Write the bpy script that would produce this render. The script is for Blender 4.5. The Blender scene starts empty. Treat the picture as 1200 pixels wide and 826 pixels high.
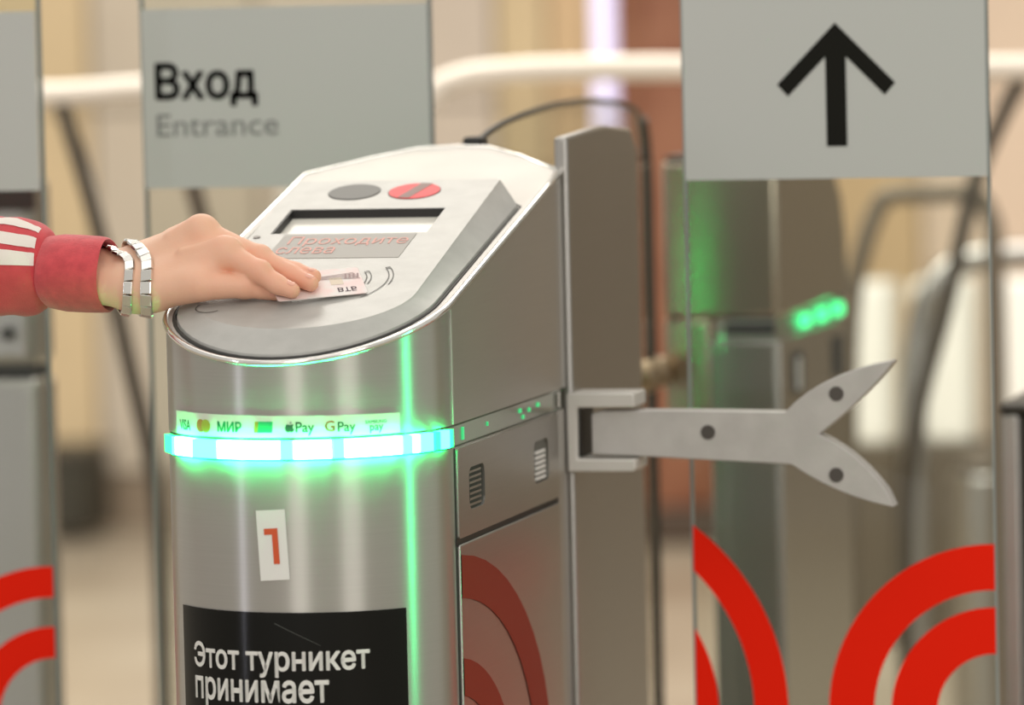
import bpy, bmesh, math, random
import numpy as np
from mathutils import Vector, Matrix
from mathutils.geometry import tessellate_polygon

S = bpy.context.scene
C = S.collection
PI = math.pi

# ------------------------------------------------------------------ camera
psi, phi, roll = math.radians(14.0), math.radians(3.9), 0.0235
fw = Vector((-math.sin(psi)*math.cos(phi), math.cos(psi)*math.cos(phi), -math.sin(phi)))
r0 = Vector((math.cos(psi), math.sin(psi), 0)); u0 = r0.cross(fw)
rt = r0*math.cos(roll) - u0*math.sin(roll)
up = r0*math.sin(roll) + u0*math.cos(roll)
cam = bpy.data.cameras.new('camera')
cam.lens = 180; cam.sensor_width = 36; cam.sensor_fit = 'HORIZONTAL'
cam.clip_start = 0.1; cam.clip_end = 100
cam.dof.use_dof = True; cam.dof.focus_distance = 4.84; cam.dof.aperture_fstop = 3.4
co = bpy.data.objects.new('camera', cam); C.objects.link(co)
M = Matrix((rt, up, -fw)).transposed().to_4x4()
M.translation = Vector((1.34865, -4.49118, 1.26136))
co.matrix_world = M
S.camera = co

# ------------------------------------------------------------------ world, lamps, exposure
S.view_settings.view_transform = 'Standard'; S.view_settings.look = 'None'
S.view_settings.gamma = 1; S.view_settings.use_curve_mapping = False
S.view_settings.exposure = 0.0
w = bpy.data.worlds.new('hall_light'); S.world = w; w.use_nodes = True
w.node_tree.nodes['Background'].inputs[0].default_value = (1.0, 0.95, 0.87, 1)
w.node_tree.nodes['Background'].inputs[1].default_value = 0.60

def area(name, loc, target, sx, sy, power, col=(1, .95, .88), spread=0):
    l = bpy.data.lights.new(name, 'AREA'); l.shape = 'RECTANGLE'; l.size = sx; l.size_y = sy
    l.energy = power; l.color = col
    if spread: l.spread = math.radians(spread)
    o = bpy.data.objects.new(name, l); C.objects.link(o); o.location = loc
    o.rotation_euler = (Vector(target)-Vector(loc)).to_track_quat('-Z', 'Y').to_euler()
    return o
area('ceiling_lamp', (-0.2, 0.9, 3.4), (-0.2, 0.9, 0), 3.0, 2.0, 20)
area('ceiling_lamp', (0.3, -2.2, 3.4), (0.2, -1.6, 0), 3.0, 1.2, 12)
area('ceiling_lamp', (-1.4, 3.6, 3.4), (-1.4, 4.6, 0), 4.0, 2.2, 190, (1, .93, .82))
area('front_key_light', (0.3, -7.5, 3.5), (0, 0, .95), 1.8, 2.2, 78)  # unseen key light, added to brighten upright faces and band the steel
area('front_key_light', (5.4, -5.2, 3.5), (0, 0, .95), 2.2, 2.2, 90)  # second added key, off to the right, for another bright steel band
area('tall_lamp', (-2.85, -2.85, 1.2), (0, 0, 0.9), 0.05, 2.2, 6, (.86, .86, 1))
area('led_lamp', (1.05, 0.19, 0.86), (0, .05, 0.86), 0.028, 0.4, 0.11, (.03, 1, .30), 40)  # unseen green LED to the right, stretched tall to streak the steel

# ------------------------------------------------------------------ helpers
def lin(r, g, b):
    f = lambda c: c/12.92 if c <= .04045 else ((c+.055)/1.055)**2.4
    return (f(r), f(g), f(b), 1)

def mat(name, col, rough=.5, metal=0., noise=None, emis=None, estr=0., bump=0., bscale=200., **kw):
    m = bpy.data.materials.new(name); m.use_nodes = True
    nt = m.node_tree; p = nt.nodes['Principled BSDF']
    p.inputs['Base Color'].default_value = col
    p.inputs['Roughness'].default_value = rough; p.inputs['Metallic'].default_value = metal
    for k, v in kw.items(): p.inputs[k.replace('_', ' ')].default_value = v
    if noise or bump:
        tc = nt.nodes.new('ShaderNodeTexCoord')
        mp = nt.nodes.new('ShaderNodeMapping'); nt.links.new(tc.outputs['Object'], mp.inputs[0])
        n = nt.nodes.new('ShaderNodeTexNoise'); nt.links.new(mp.outputs[0], n.inputs['Vector'])
        n.inputs['Detail'].default_value = 4
        if noise:
            col2, sc = noise[0], noise[1]
            n.inputs['Scale'].default_value = sc
            if len(noise) > 2: mp.inputs['Scale'].default_value = noise[2]
            mx = nt.nodes.new('ShaderNodeMix'); mx.data_type = 'RGBA'
            mx.inputs[6].default_value = col; mx.inputs[7].default_value = col2
            cr = nt.nodes.new('ShaderNodeValToRGB'); cr.color_ramp.elements[0].position = .35; cr.color_ramp.elements[1].position = .65
            nt.links.new(n.outputs['Fac'], cr.inputs[0]); nt.links.new(cr.outputs[0], mx.inputs[0])
            nt.links.new(mx.outputs[2], p.inputs['Base Color'])
        if bump:
            n2 = nt.nodes.new('ShaderNodeTexNoise'); n2.inputs['Scale'].default_value = bscale
            nt.links.new(tc.outputs['Object'], n2.inputs['Vector'])
            b = nt.nodes.new('ShaderNodeBump'); b.inputs['Strength'].default_value = bump; b.inputs['Distance'].default_value = .002
            nt.links.new(n2.outputs['Fac'], b.inputs['Height']); nt.links.new(b.outputs[0], p.inputs['Normal'])
    if emis:
        p.inputs['Emission Color'].default_value = emis; p.inputs['Emission Strength'].default_value = estr
    return m

def steel(name, v, rough, aniso=.75, metal=1.):
    m = bpy.data.materials.new(name); m.use_nodes = True
    nt = m.node_tree; p = nt.nodes['Principled BSDF']
    p.inputs['Metallic'].default_value = metal; p.inputs['Roughness'].default_value = rough
    p.inputs['Anisotropic'].default_value = aniso
    tg = nt.nodes.new('ShaderNodeTangent'); tg.direction_type = 'RADIAL'; tg.axis = 'Z'
    nt.links.new(tg.outputs[0], p.inputs['Tangent'])
    p.inputs['Anisotropic Rotation'].default_value = 0.25
    tc = nt.nodes.new('ShaderNodeTexCoord'); mp = nt.nodes.new('ShaderNodeMapping')
    mp.inputs['Scale'].default_value = (3, 3, 260)
    nt.links.new(tc.outputs['Object'], mp.inputs[0])
    n = nt.nodes.new('ShaderNodeTexNoise'); n.inputs['Scale'].default_value = 3; n.inputs['Detail'].default_value = 3
    nt.links.new(mp.outputs[0], n.inputs['Vector'])
    mx = nt.nodes.new('ShaderNodeMix'); mx.data_type = 'RGBA'
    a, b = v*.94, v*1.05
    mx.inputs[6].default_value = (a, a*.975, a*.93, 1); mx.inputs[7].default_value = (b, b*.975, b*.93, 1)
    nt.links.new(n.outputs['Fac'], mx.inputs[0]); nt.links.new(mx.outputs[2], p.inputs['Base Color'])
    return m

def glassmat(name, tint, gloss=.0):
    m = bpy.data.materials.new(name); m.use_nodes = True
    nt = m.node_tree; nt.nodes.remove(nt.nodes['Principled BSDF'])
    out = nt.nodes['Material Output']
    t = nt.nodes.new('ShaderNodeBsdfTransparent'); t.inputs[0].default_value = tint
    g = nt.nodes.new('ShaderNodeBsdfGlossy'); g.inputs['Roughness'].default_value = .03
    fr = nt.nodes.new('ShaderNodeFresnel'); fr.inputs[0].default_value = 1.45
    mx = nt.nodes.new('ShaderNodeMixShader')
    ge_ = nt.nodes.new('ShaderNodeNewGeometry'); sub = nt.nodes.new('ShaderNodeMath'); sub.operation = 'SUBTRACT'; sub.inputs[0].default_value = 1
    mul = nt.nodes.new('ShaderNodeMath'); mul.operation = 'MULTIPLY'
    nt.links.new(ge_.outputs['Backfacing'], sub.inputs[1]); nt.links.new(sub.outputs[0], mul.inputs[0]); nt.links.new(fr.outputs[0], mul.inputs[1])
    nt.links.new(mul.outputs[0], mx.inputs[0]); nt.links.new(t.outputs[0], mx.inputs[1]); nt.links.new(g.outputs[0], mx.inputs[2])
    nt.links.new(mx.outputs[0], out.inputs[0])
    return m

class MB:
    """collects geometry for ONE mesh object"""
    def __init__(s): s.v = []; s.f = []
    def add(s, vs, fs):
        n = len(s.v); s.v += [tuple(p) for p in vs]; s.f += [tuple(i+n for i in f) for f in fs]; return s
    def box(s, a, b):
        x0, y0, z0 = a; x1, y1, z1 = b
        return s.add([(x0,y0,z0),(x1,y0,z0),(x1,y1,z0),(x0,y1,z0),(x0,y0,z1),(x1,y0,z1),(x1,y1,z1),(x0,y1,z1)],
                     [(3,2,1,0),(4,5,6,7),(0,1,5,4),(1,2,6,5),(2,3,7,6),(3,0,4,7)])
    def rings(s, rs, caps=True, closed=True):
        n = len(rs[0]); vs = [p for r in rs for p in r]; fs = []
        for i in range(len(rs)-1):
            for j in range(n if closed else n-1):
                k = (j+1) % n
                fs.append((i*n+j, i*n+k, (i+1)*n+k, (i+1)*n+j))
        if caps and closed:
            fs.append(tuple(reversed(range(n)))); fs.append(tuple(range((len(rs)-1)*n, len(rs)*n)))
        return s.add(vs, fs)
    def tube(s, pts, r, n=10, caps=True):
        pts = [Vector(p) for p in pts]; rs = []
        rr = r if isinstance(r, (list, tuple)) else [r]*len(pts)
        pn = None
        for i, p in enumerate(pts):
            d = (pts[min(i+1, len(pts)-1)]-pts[max(i-1, 0)]).normalized()
            if pn is None:
                a = Vector((0, 0, 1)) if abs(d.z) < .9 else Vector((0, 1, 0))
                pn = d.cross(a).normalized()
            else: pn = (pn - d*pn.dot(d)).normalized()
            b = d.cross(pn)
            rs.append([p + (pn*math.cos(t)+b*math.sin(t))*rr[i] for t in [2*PI*k/n for k in range(n)]])
        return s.rings(rs, caps)
    def loop_tube(s, pts, r, n=8):
        pts = [Vector(p) for p in pts]; N = len(pts); vs = []; fs = []
        for i in range(N):
            d = (pts[(i+1) % N]-pts[i-1]).normalized()
            a = Vector((0, 0, 1)); 
            if abs(d.z) > .95: a = Vector((0, 1, 0))
            q = d.cross(a).normalized(); b = d.cross(q)
            vs += [pts[i] + (q*math.cos(t)+b*math.sin(t))*r for t in [2*PI*k/n for k in range(n)]]
        for i in range(N):
            j = (i+1) % N
            for k in range(n): fs.append((i*n+k, i*n+(k+1) % n, j*n+(k+1) % n, j*n+k))
        return s.add(vs, fs)
    def prism(s, poly, to3, t0, t1):
        """2D polygon (list of (a,b)); to3(a,b,t)"""
        return s.rings([[to3(a, b, t0) for a, b in poly], [to3(a, b, t1) for a, b in poly]])
    def sheet(s, poly, holes, to3, t=0.):
        """triangulated flat face with holes, mapped through to3(a,b,t)"""
        loops = [[Vector((a, b, 0)) for a, b in q] for q in [poly]+holes]
        flat = [p for q in loops for p in q]
        tri = tessellate_polygon(loops)
        fs = []
        for a, b, c in tri:
            cr = (flat[b]-flat[a]).cross(flat[c]-flat[a]).z
            fs.append((a, b, c) if cr > 0 else (a, c, b))
        return s.add([to3(p.x, p.y, t) for p in flat], fs)
    def walls(s, poly, to3, t0, t1):
        n = len(poly)
        return s.add([to3(a, b, t0) for a, b in poly]+[to3(a, b, t1) for a, b in poly],
                     [(i, (i+1) % n, n+(i+1) % n, n+i) for i in range(n)])
    def build(s, name, m, parent=None, smooth=35, fix=True, bevel=0, kind=None):
        me = bpy.data.meshes.new(name); me.from_pydata(s.v, [], s.f)
        if fix:
            bm = bmesh.new(); bm.from_mesh(me)
            bmesh.ops.recalc_face_normals(bm, faces=bm.faces); bm.to_mesh(me); bm.free()
        me.materials.append(m)
        if smooth:
            for p in me.polygons: p.use_smooth = True
            me.set_sharp_from_angle(angle=math.radians(smooth))
        o = bpy.data.objects.new(name, me); C.objects.link(o)
        if bevel:
            b = o.modifiers.new('bevel', 'BEVEL'); b.width = bevel; b.segments = 3; b.limit_method = 'ANGLE'
            b.angle_limit = math.radians(40)
        if parent is not None: put(o, parent)
        if kind: o['kind'] = kind
        return o

def put(o, parent):
    o.parent = parent
    if parent.type == 'EMPTY': o.matrix_parent_inverse = Matrix.Translation(-parent.location)

def tag(o, label, cat, group=None):
    o['label'] = label; o['category'] = cat
    if group: o['group'] = group
    return o
def thing(name, loc, label, cat, group=None):
    o = bpy.data.objects.new(name, None); C.objects.link(o); o.location = loc
    o.empty_display_size = .1
    return tag(o, label, cat, group)

def text2d(body, bold=0., shear=0.):
    cu = bpy.data.curves.new('lettering', 'FONT'); cu.body = body.replace('н', 'п'); cu.offset = bold; cu.shear = shear
    cu.resolution_u = 4
    o = bpy.data.objects.new('lettering', cu); C.objects.link(o)
    dg = bpy.context.evaluated_depsgraph_get(); dg.update()
    me = bpy.data.meshes.new_from_object(o.evaluated_get(dg))
    vs = [(v.co.x, v.co.y) for v in me.vertices]; fs = [tuple(p.vertices) for p in me.polygons]
    bpy.data.objects.remove(o); bpy.data.meshes.remove(me); bpy.data.curves.remove(cu)
    if 'н' in body:                          # the font's own glyph fills badly: draw it from three bars
        par = list(range(len(vs)))
        def root(i):
            while par[i] != i: i = par[i]
            return i
        for f in fs:
            for i in f[1:]: par[root(i)] = root(f[0])
        isl = {}
        for i in range(len(vs)): isl.setdefault(root(i), []).append(i)
        isl = sorted([q for q in isl.values() if len(q) > 2], key=lambda q: min(vs[i][0] for i in q))
        chars = [c for c in body if c != ' ']
        kill = set(); new = []
        for c, q in zip(chars, isl):
            if c != 'н': continue
            kill |= set(q)
            x0 = min(vs[i][0] for i in q); x1 = max(vs[i][0] for i in q); y1 = max(vs[i][1] for i in q); st = (x1-x0)*.2
            new += [(x0, 0, x0+st, y1), (x1-st, 0, x1, y1), (x0, y1*.42, x1, y1*.58)]
        fs = [f for f in fs if not (set(f) & kill)]
        for a, b0, c, d in new:
            k = len(vs); vs += [(a, b0), (c, b0), (c, d), (a, d)]; fs.append((k, k+1, k+2, k+3))
    return vs, fs
def lettering(mb, body, u0, u1, v0, v1, to3, t, bold=0., desc=False):
    """text fitted so its width is u0..u1 and its letters stand on v0 up to v1 (cap height)"""
    vs, fs = text2d(body)
    if bold:
        n_ = len(vs); V_ = list(vs); F_ = list(fs)
        for q in range(8):
            dx, dy = bold*math.cos(q*PI/4), bold*math.sin(q*PI/4)
            F_ += [tuple(i+len(V_) for i in f) for f in fs]; V_ += [(x+dx, y+dy) for x, y in vs]
        vs, fs = V_, F_
    xs = [p[0] for p in vs]; ys = [p[1] for p in vs]
    capv, _ = text2d('H' if not body[:1].islower() or desc else 'x')
    cap = max(p[1] for p in capv)
    x0, x1 = min(xs), max(xs)
    mb.add([to3(u0+(x-x0)/(x1-x0)*(u1-u0), v0+y/cap*(v1-v0), t) for x, y in vs], fs)
    return mb
def disc(cx, cy, rx, ry=None, n=28):
    ry = ry or rx
    return [(cx+rx*math.cos(2*PI*k/n), cy+ry*math.sin(2*PI*k/n)) for k in range(n)]
def ringsec(cx, cy, ro, ri, a0o, a1o, a0i=None, a1i=None, n=36):
    a0i = a0o if a0i is None else a0i; a1i = a1o if a1i is None else a1i
    P = [(cx+ro*math.cos(a0o+(a1o-a0o)*k/n), cy+ro*math.sin(a0o+(a1o-a0o)*k/n)) for k in range(n+1)]
    Q = [(cx+ri*math.cos(a1i+(a0i-a1i)*k/n), cy+ri*math.sin(a1i+(a0i-a1i)*k/n)) for k in range(n+1)]
    return P+Q

# ------------------------------------------------------------------ materials
STEEL = steel('brushed_steel', .47, .34, .93, .78)
STEEL_SIDE = steel('brushed_steel_side', .47, .36, .6)
STEEL_DARK = steel('dark_brushed_steel', .42, .36, .6)
STEEL_REFL = steel('brown_reflection_steel', .40, .17, .95)
STEEL_POST = steel('post_brushed_steel', .42, .20, .95)
STEEL_REFL.node_tree.nodes['Mix'].inputs[6].default_value = (.42, .37, .29, 1); STEEL_REFL.node_tree.nodes['Mix'].inputs[7].default_value = (.48, .425, .34, 1)  # brown reflection of the surroundings put into the steel's base colour
STEEL_CAP = mat('satin_steel_cap', (.54, .52, .49, 1), .45, .35, noise=((.50, .48, .455, 1), 14))
CHROME = mat('polished_steel', (.86, .85, .83, 1), .14, 1)
CAST = mat('painted_cast_grey', lin(.76, .75, .74), .45, .1, noise=(lin(.72, .71, .70), 30), bump=.1, bscale=300)
CAST_L = mat('cast_light_grey', lin(.81, .80, .78), .4, .1)
BOLT = mat('bolt_dark', lin(.36, .34, .33), .4, .8)
PLASTIC = mat('grey_plastic', lin(.70, .70, .685), .36, 0, noise=(lin(.665, .665, .65), 40), bump=.05, bscale=500)
BLACK = mat('black', (.012, .012, .012, 1), .5)
DARK = mat('dark_gap', (.03, .03, .028, 1), .6)
DARKRUB = mat('dark_rubber', lin(.20, .19, .16), .5)
SCREEN = mat('screen_glass', lin(.84, .83, .79), .3, 0, emis=(.9, .9, .82, 1), estr=.09)
LABELG = mat('display_window', lin(.66, .65, .63), .5, Specular_IOR_Level=.3)
LABELT = mat('dull_red_print', lin(.90, .68, .64), .6, Specular_IOR_Level=.3)
INDG = mat('indicator_off', lin(.36, .36, .35), .5)
INDR = mat('indicator_red', lin(.74, .12, .14), .5, emis=(.9, .04, .06, 1), estr=.35)
INDG2 = mat('indicator_grey_stripe', lin(.50, .36, .34), .5)
ENGR = mat('engraved_line', lin(.27, .27, .26), .5)
LED_A = mat('led_white_green', (.1, .6, .3, 1), .3, emis=(.02, 1, .24, 1), estr=150)
LED_B = mat('led_cyan_green', (.1, .6, .3, 1), .3, emis=(.006, 1, .22, 1), estr=60)
LED_C = mat('led_green', (.05, .5, .2, 1), .3, emis=(.01, 1, .14, 1), estr=5)
LED_D = mat('led_dot_green', (.05, .5, .2, 1), .3, emis=(.04, .8, .25, 1), estr=.55)
LED_R = mat('led_green_rear', (.05, .5, .2, 1), .3, emis=(.02, 1, .22, 1), estr=48)
LED_F = mat('led_green_far', (.05, .5, .2, 1), .3, emis=(.06, 1, .30, 1), estr=2.2)
LEDBASE = mat('clear_strip', lin(.60, .61, .57), .12, .3)
STICK = mat('pale_sticker', lin(.86, .87, .83), .4)
WHITE = mat('white_print', lin(.90, .90, .89), .45)
STICKB = mat('black_sticker', lin(.035, .04, .035), .16, Specular_IOR_Level=.3)
ORANGE = mat('orange_print', lin(.82, .33, .17), .5)
INK = mat('green_lit_ink', lin(.17, .33, .27), .5)  # green tint from the band's light is mixed into this ink
INKY = mat('ochre_ink', lin(.67, .56, .22), .5)
INKG = mat('green_ink', lin(.15, .60, .42), .5)
INKR = mat('rust_ink', lin(.72, .42, .25), .5)
RED = mat('red_vinyl', lin(.97, .13, .015), .6, Specular_IOR_Level=.12)
REDDULL = mat('dull_red_arcs', lin(.55, .15, .07), .45, .3)
FILM = mat('frosted_film', lin(.74, .755, .745), .5)
TEXTD = mat('charcoal_print', lin(.10, .10, .085), .7, Specular_IOR_Level=.12)
TEXTG = mat('grey_print', lin(.48, .49, .49), .5)
GLASS = glassmat('clear_glass', (.93, .95, .93, 1))
GLASSW = glassmat('wing_glass', (.96, .97, .95, 1))
GEDGE = mat('glass_edge', lin(.55, .58, .58), .2)
RAIL = mat('ivory_rail', lin(.97, .93, .88), .35, .0)
POSTH = mat('brown_grey_tube', lin(.47, .43, .37), .4, .3)
POSTD = mat('dark_bronze_tube', lin(.33, .30, .26), .4, .3)
TUBE = steel('grey_tube', .45, .3, 0)
BRASS = mat('bronze_knob', lin(.62, .55, .45), .3, .8)

# ------------------------------------------------------------------ setting
def struct(o): o['kind'] = 'structure'; return o
FLOORM = mat('stone_floor', lin(.70, .66, .59), .35, noise=(lin(.62, .57, .50), 1.6))
struct(MB().box((-9, -6, -.1), (8, 7.6, 0)).build('floor', FLOORM, smooth=0))
wall = struct(MB().box((-9, 7.46, 0), (8, 7.6, 4.2)).build('wall_back', mat('wall_core', lin(.74, .69, .62), .6), smooth=0))
cols = {'sand': (.83, .745, .60), 'grey': (.77, .725, .66), 'gold': (.80, .72, .57), 'tan': (.80, .69, .53), 'pink': (.87, .785, .70), 'brown': (.55, .50, .43), 'pale': (.79, .74, .68)}
wm = {k: mat('marble_'+k, lin(*v), .3, noise=(lin(*[c*.95 for c in v]), 2.5)) for k, v in cols.items()}
spans = [(-4.6, -3.9, 'grey'), (-3.9, -3.3, 'sand'), (-3.3, -2.665, 'sand'), (-2.66, -2.24, 'grey'), (-2.235, -1.645, 'pale'), (-1.64, -1.515, 'gold'),
         (-1.51, -1.0, 'tan'), (-1.0, -.62, 'tan'), (-.615, -.20, 'pink'), (-.195, .3, 'sand'), (.305, .9, 'brown'), (.905, 1.6, 'brown'), (1.605, 2.4, 'brown'), (2.405, 3.4, 'brown'), (3.405, 5, 'brown'), (5.005, 7, 'brown')]  # brown panels lie out of view, toned dark for the side steel to reflect
for x0, x1, k in spans:
    for z0, z1 in ((.14, 1.02), (1.03, 2.2)):
        MB().box((x0, 7.42, z0), (x1-.008, 7.46, z1)).build('panel', wm[k], wall, smooth=0)
struct(MB().box((-9, 7.40, 0), (8, 7.46, .13)).build('baseboard_back', mat('skirting', lin(.58, .52, .45), .4), smooth=0))

# reddish granite pillar
PIL1 = mat('red_granite', lin(.57, .385, .29), .3, noise=(lin(.50, .31, .225), 9))
t = thing('granite_pillar', (-1.23, 7.2, 0), 'reddish brown granite pillar standing behind the glass with the black arrow', 'pillar')
MB().prism([(-1.288, 7.14), (-1.195, 7.06), (-1.055, 7.10), (-1.055, 7.36), (-1.288, 7.36)], lambda a, b, z: (a, b, z), .09, 3.4).build('shaft', PIL1, t, smooth=0)
MB().box((-1.30, 7.05, 0), (-1.04, 7.37, .085)).build('plinth', mat('dark_plinth', lin(.30, .24, .19), .5), t, bevel=.01)
t = thing('light_box', (-1.33, 7.24, 0), 'tall narrow lilac glowing light box left of the reddish pillar', 'light box')
MB().box((-1.350, 7.2, .95), (-1.308, 7.28, 3.0)).build('lit_face', mat('lilac_lit', (.7, .7, .9, 1), .4, emis=(.72, .68, 1, 1), estr=.85), t, smooth=0)
MB().box((-1.345, 7.21, 0), (-1.313, 7.27, .95)).build('stand', POSTD, t, smooth=0)
# dark bin by the wall
t = thing('litter_bin', (-2.66, 7.2, 0), 'dark squat litter bin on the floor by the left beige wall', 'bin')
MB().box((-2.735, 7.08, .02), (-2.60, 7.30, .20)).build('bin_body', mat('bin_dark', lin(.22, .21, .17), .6), t, bevel=.015)
MB().box((-2.745, 7.07, .20), (-2.59, 7.31, .225)).build('bin_lid', mat('bin_lid', lin(.28, .26, .22), .5), t, bevel=.008)

# ------------------------------------------------------------------ turnstile front pedestal
R = .136; YB = .594
def zr(y):                                   # slanted rim of the head
    d = max(0., 1-y/R)
    return .9513 + .2329*y - .013*d*d
def plan(w=R, off=0., n=40, back=True):
    P = []
    for k in range(n+1):
        a = -PI/2 + PI*k/n
        P.append(((w+off)*math.sin(a), R-(w+off)*math.cos(a)))
    for y in (.2, .27, .34, .41, .48, .54): P.append((w+off, y))
    for x, y in ((1., .594), (.58, .655), (.28, .690), (0, .696), (-.28, .690), (-.58, .655), (-1., .594)):
        P.append((x*(w+off), y+off))
    for y in (.54, .48, .41, .34, .27, .2): P.append((-w-off, y))
    return P
def cyl(u, z, t):                            # arc length along the front -> point on the shell
    a = u/R
    if abs(a) <= PI/2: return ((R+t)*math.sin(a), R-(R+t)*math.cos(a), z)
    s = 1 if a > 0 else -1
    return (s*(R+t), R+(abs(a)-PI/2)*R, z)
def side(y, z, t): return (R+t, y, z)

ts = thing('turnstile', (0, .30, 0), 'brushed steel turnstile with glowing green band, sloping card reader and white number 1 sticker', 'turnstile')
P = plan()
MB().rings([[(x, y, z) for x, y in P] for z in (.0, .42, .8465)]).build('lower_shell', STEEL, ts)
PI_ = plan(off=-.004)
MB().rings([[(x, y, .846) for x, y in PI_], [(x, y, .868) for x, y in PI_]], caps=False).build('band_channel', LEDBASE, ts)
MB().rings([[(x, y, .8685) for x, y in P], [(x, y, zr(y)-.003) for x, y in P]], caps=False).build('head_shell', STEEL, ts)
# sloping top cap, rolled edge
caps = [plan(w=R*s) for s in (1,)]
def shrink(P, s): return [(x*s, .33+(y-.33)*s) for x, y in P]
rr = []
for s, dz in ((1, -.003), (.992, .0005), (.975, .0015), (.93, .0005), (.6, .0), (.2, 0), (.01, 0)):
    Q = shrink(P, s)
    rr.append([(x, y, zr(y0)+ .2329*(y-y0) + dz) for (x, y), (x0, y0) in zip(Q, P)] if s > .9 else [(x, y, .9513+.2329*y-(.004 if y > .1 else .012)) for x, y in Q])
MB().rings(rr, caps=True).build('top_cap', STEEL_CAP, ts, smooth=50)
rim = [(x*1.0, y, zr(y)-.001) for x, y in P]
MB().loop_tube(rim, .0032).build('rim', CHROME, ts, smooth=80)
# proud panels on the side
def rrect(a0, b0, a1, b1, r=.004, n=4):
    out = []
    for cx, cy, s in ((a1-r, b0+r, -PI/2), (a1-r, b1-r, 0), (a0+r, b1-r, PI/2), (a0+r, b0+r, PI)):
        for k in range(n+1): out.append((cx+r*math.cos(s+PI/2*k/n), cy+r*math.sin(s+PI/2*k/n)))
    return out
slots = [rrect(.181, .784, .241, .824, .009), rrect(.441, .783, .503, .825, .009)]
op = rrect(.140, .7605, .546, .8455, .003)
b = MB().sheet(op, slots, side, .003).walls(op, side, 0, .003)
for s in slots: b.walls(s, side, .003, -.012)
sp = b.build('slot_panel', STEEL_SIDE, ts, smooth=25)
for i, s in enumerate(slots):
    MB().sheet(s, [], side, .0004).build('slot_recess', DARK if i == 0 else mat('slot_grey', lin(.42, .42, .40), .5, .4), sp, smooth=0)
b = MB()
for k in range(6):
    z = .7855+.0052*k
    b.prism([(.452, z), (.492, z), (.492, z+.0030), (.452, z+.0030)], side, .0006, .0022)
b.build('slat_grille', WHITE, sp, smooth=0)
b = MB()
for k in range(7):
    z = .787+.0052*k
    b.prism([(.186, z), (.230, z), (.230, z+.0022), (.186, z+.0022)], side, .0006, .0022)
b.build('slat_grille', STEEL_DARK, sp, smooth=0)
dp = MB().prism(rrect(.140, .03, .546, .7545, .003), side, 0, .0035).build('door_panel', STEEL_SIDE, ts, bevel=.0015)
MB().prism([(.137, .754), (.55, .754), (.55, .761), (.137, .761)], side, .0002, .0010).build('panel_gap', BLACK, ts, smooth=0)
b = MB()
for y in (.1385, .549): b.prism([(y-.001, .02), (y+.001, .02), (y+.001, .846), (y-.001, .846)], side, .0002, .0008)
b.build('panel_seam', DARK, ts, smooth=0)
MB().prism([(.1345, .869), (.1375, .869), (.1375, .977), (.1345, .977)], side, .0, .0012).build('head_seam', STEEL_CAP, ts, smooth=0)
# dull red wave arcs laid flat on the door
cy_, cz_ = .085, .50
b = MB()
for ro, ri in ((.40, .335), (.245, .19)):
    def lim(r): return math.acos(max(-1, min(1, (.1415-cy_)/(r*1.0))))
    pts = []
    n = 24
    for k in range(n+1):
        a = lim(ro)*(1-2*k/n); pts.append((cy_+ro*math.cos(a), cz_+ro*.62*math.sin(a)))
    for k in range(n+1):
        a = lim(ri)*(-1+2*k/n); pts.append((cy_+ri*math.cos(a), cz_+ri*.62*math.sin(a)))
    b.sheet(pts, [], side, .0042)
b.build('wave_arcs', REDDULL, dp, smooth=0)

# green light band
def bandseg(mb, u0, u1, z0, z1, t0, t1, n=5):
    A = []
    for k in range(n+1):
        u = u0+(u1-u0)*k/n
        A.append([cyl(u, z0, t0), cyl(u, z0, t1), cyl(u, z1, t1), cyl(u, z1, t0)])
    return mb.rings(A)
MB_ = MB(); bandseg(MB_, -.45, .62, .8485, .8665, -.004, -.0006, 120).build('clear_strip', LEDBASE, ts)
segs = [(-.158, -.128, 'C'), (-.127, -.121, 'B'), (-.119, -.088, 'A'), (-.087, -.055, 'B'), (-.0545, -.040, 'A'), (-.0385, .008, 'A'), (.0085, .020, 'B'),
        (.0205, .055, 'A'), (.056, .066, 'B'), (.067, .092, 'A'), (.093, .102, 'A'), (.1035, .123, 'A'), (.124, .135, 'B'), (.136, .144, 'A'), (.145, .163, 'B'), (.165, .174, 'C'), (.176, .192, 'B'), (.194, .201, 'C')]
for u0_, u1_, k in segs:
    bandseg(MB(), u0_, u1_-.0006, .8492, .8658, -.0006, .0050).build('led_segment', {'A': LED_A, 'B': LED_B, 'C': LED_C}[k], ts, smooth=50)
for y, z, s in ((.173, .8575, .0030), (.268, .8585, .0012), (.400, .860, .004), (.412, .853, .003), (.438, .858, .003), (.475, .860, .004)):
    MB().prism([(y-s, z-(.006 if y < .2 else .002)), (y+s, z-(.006 if y < .2 else .002)), (y+s, z+(.006 if y < .2 else .002)), (y-s, z+(.006 if y < .2 else .002))], side, -.0006, .0008)  .build('led_dot', LED_D, ts, smooth=0)
MB().prism([(.555, .8505), (.566, .8505), (.566, .865), (.555, .865)], side, -.0006, .0012).build('strip_end_cap', CHROME, ts, smooth=0)

MB().box((-.160, .576, .8492), (-.138, .592, .8658)).build('led_segment', LED_R, ts, bevel=.002)  # unseen rear LED, set outside the shell to streak the exit post green
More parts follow.
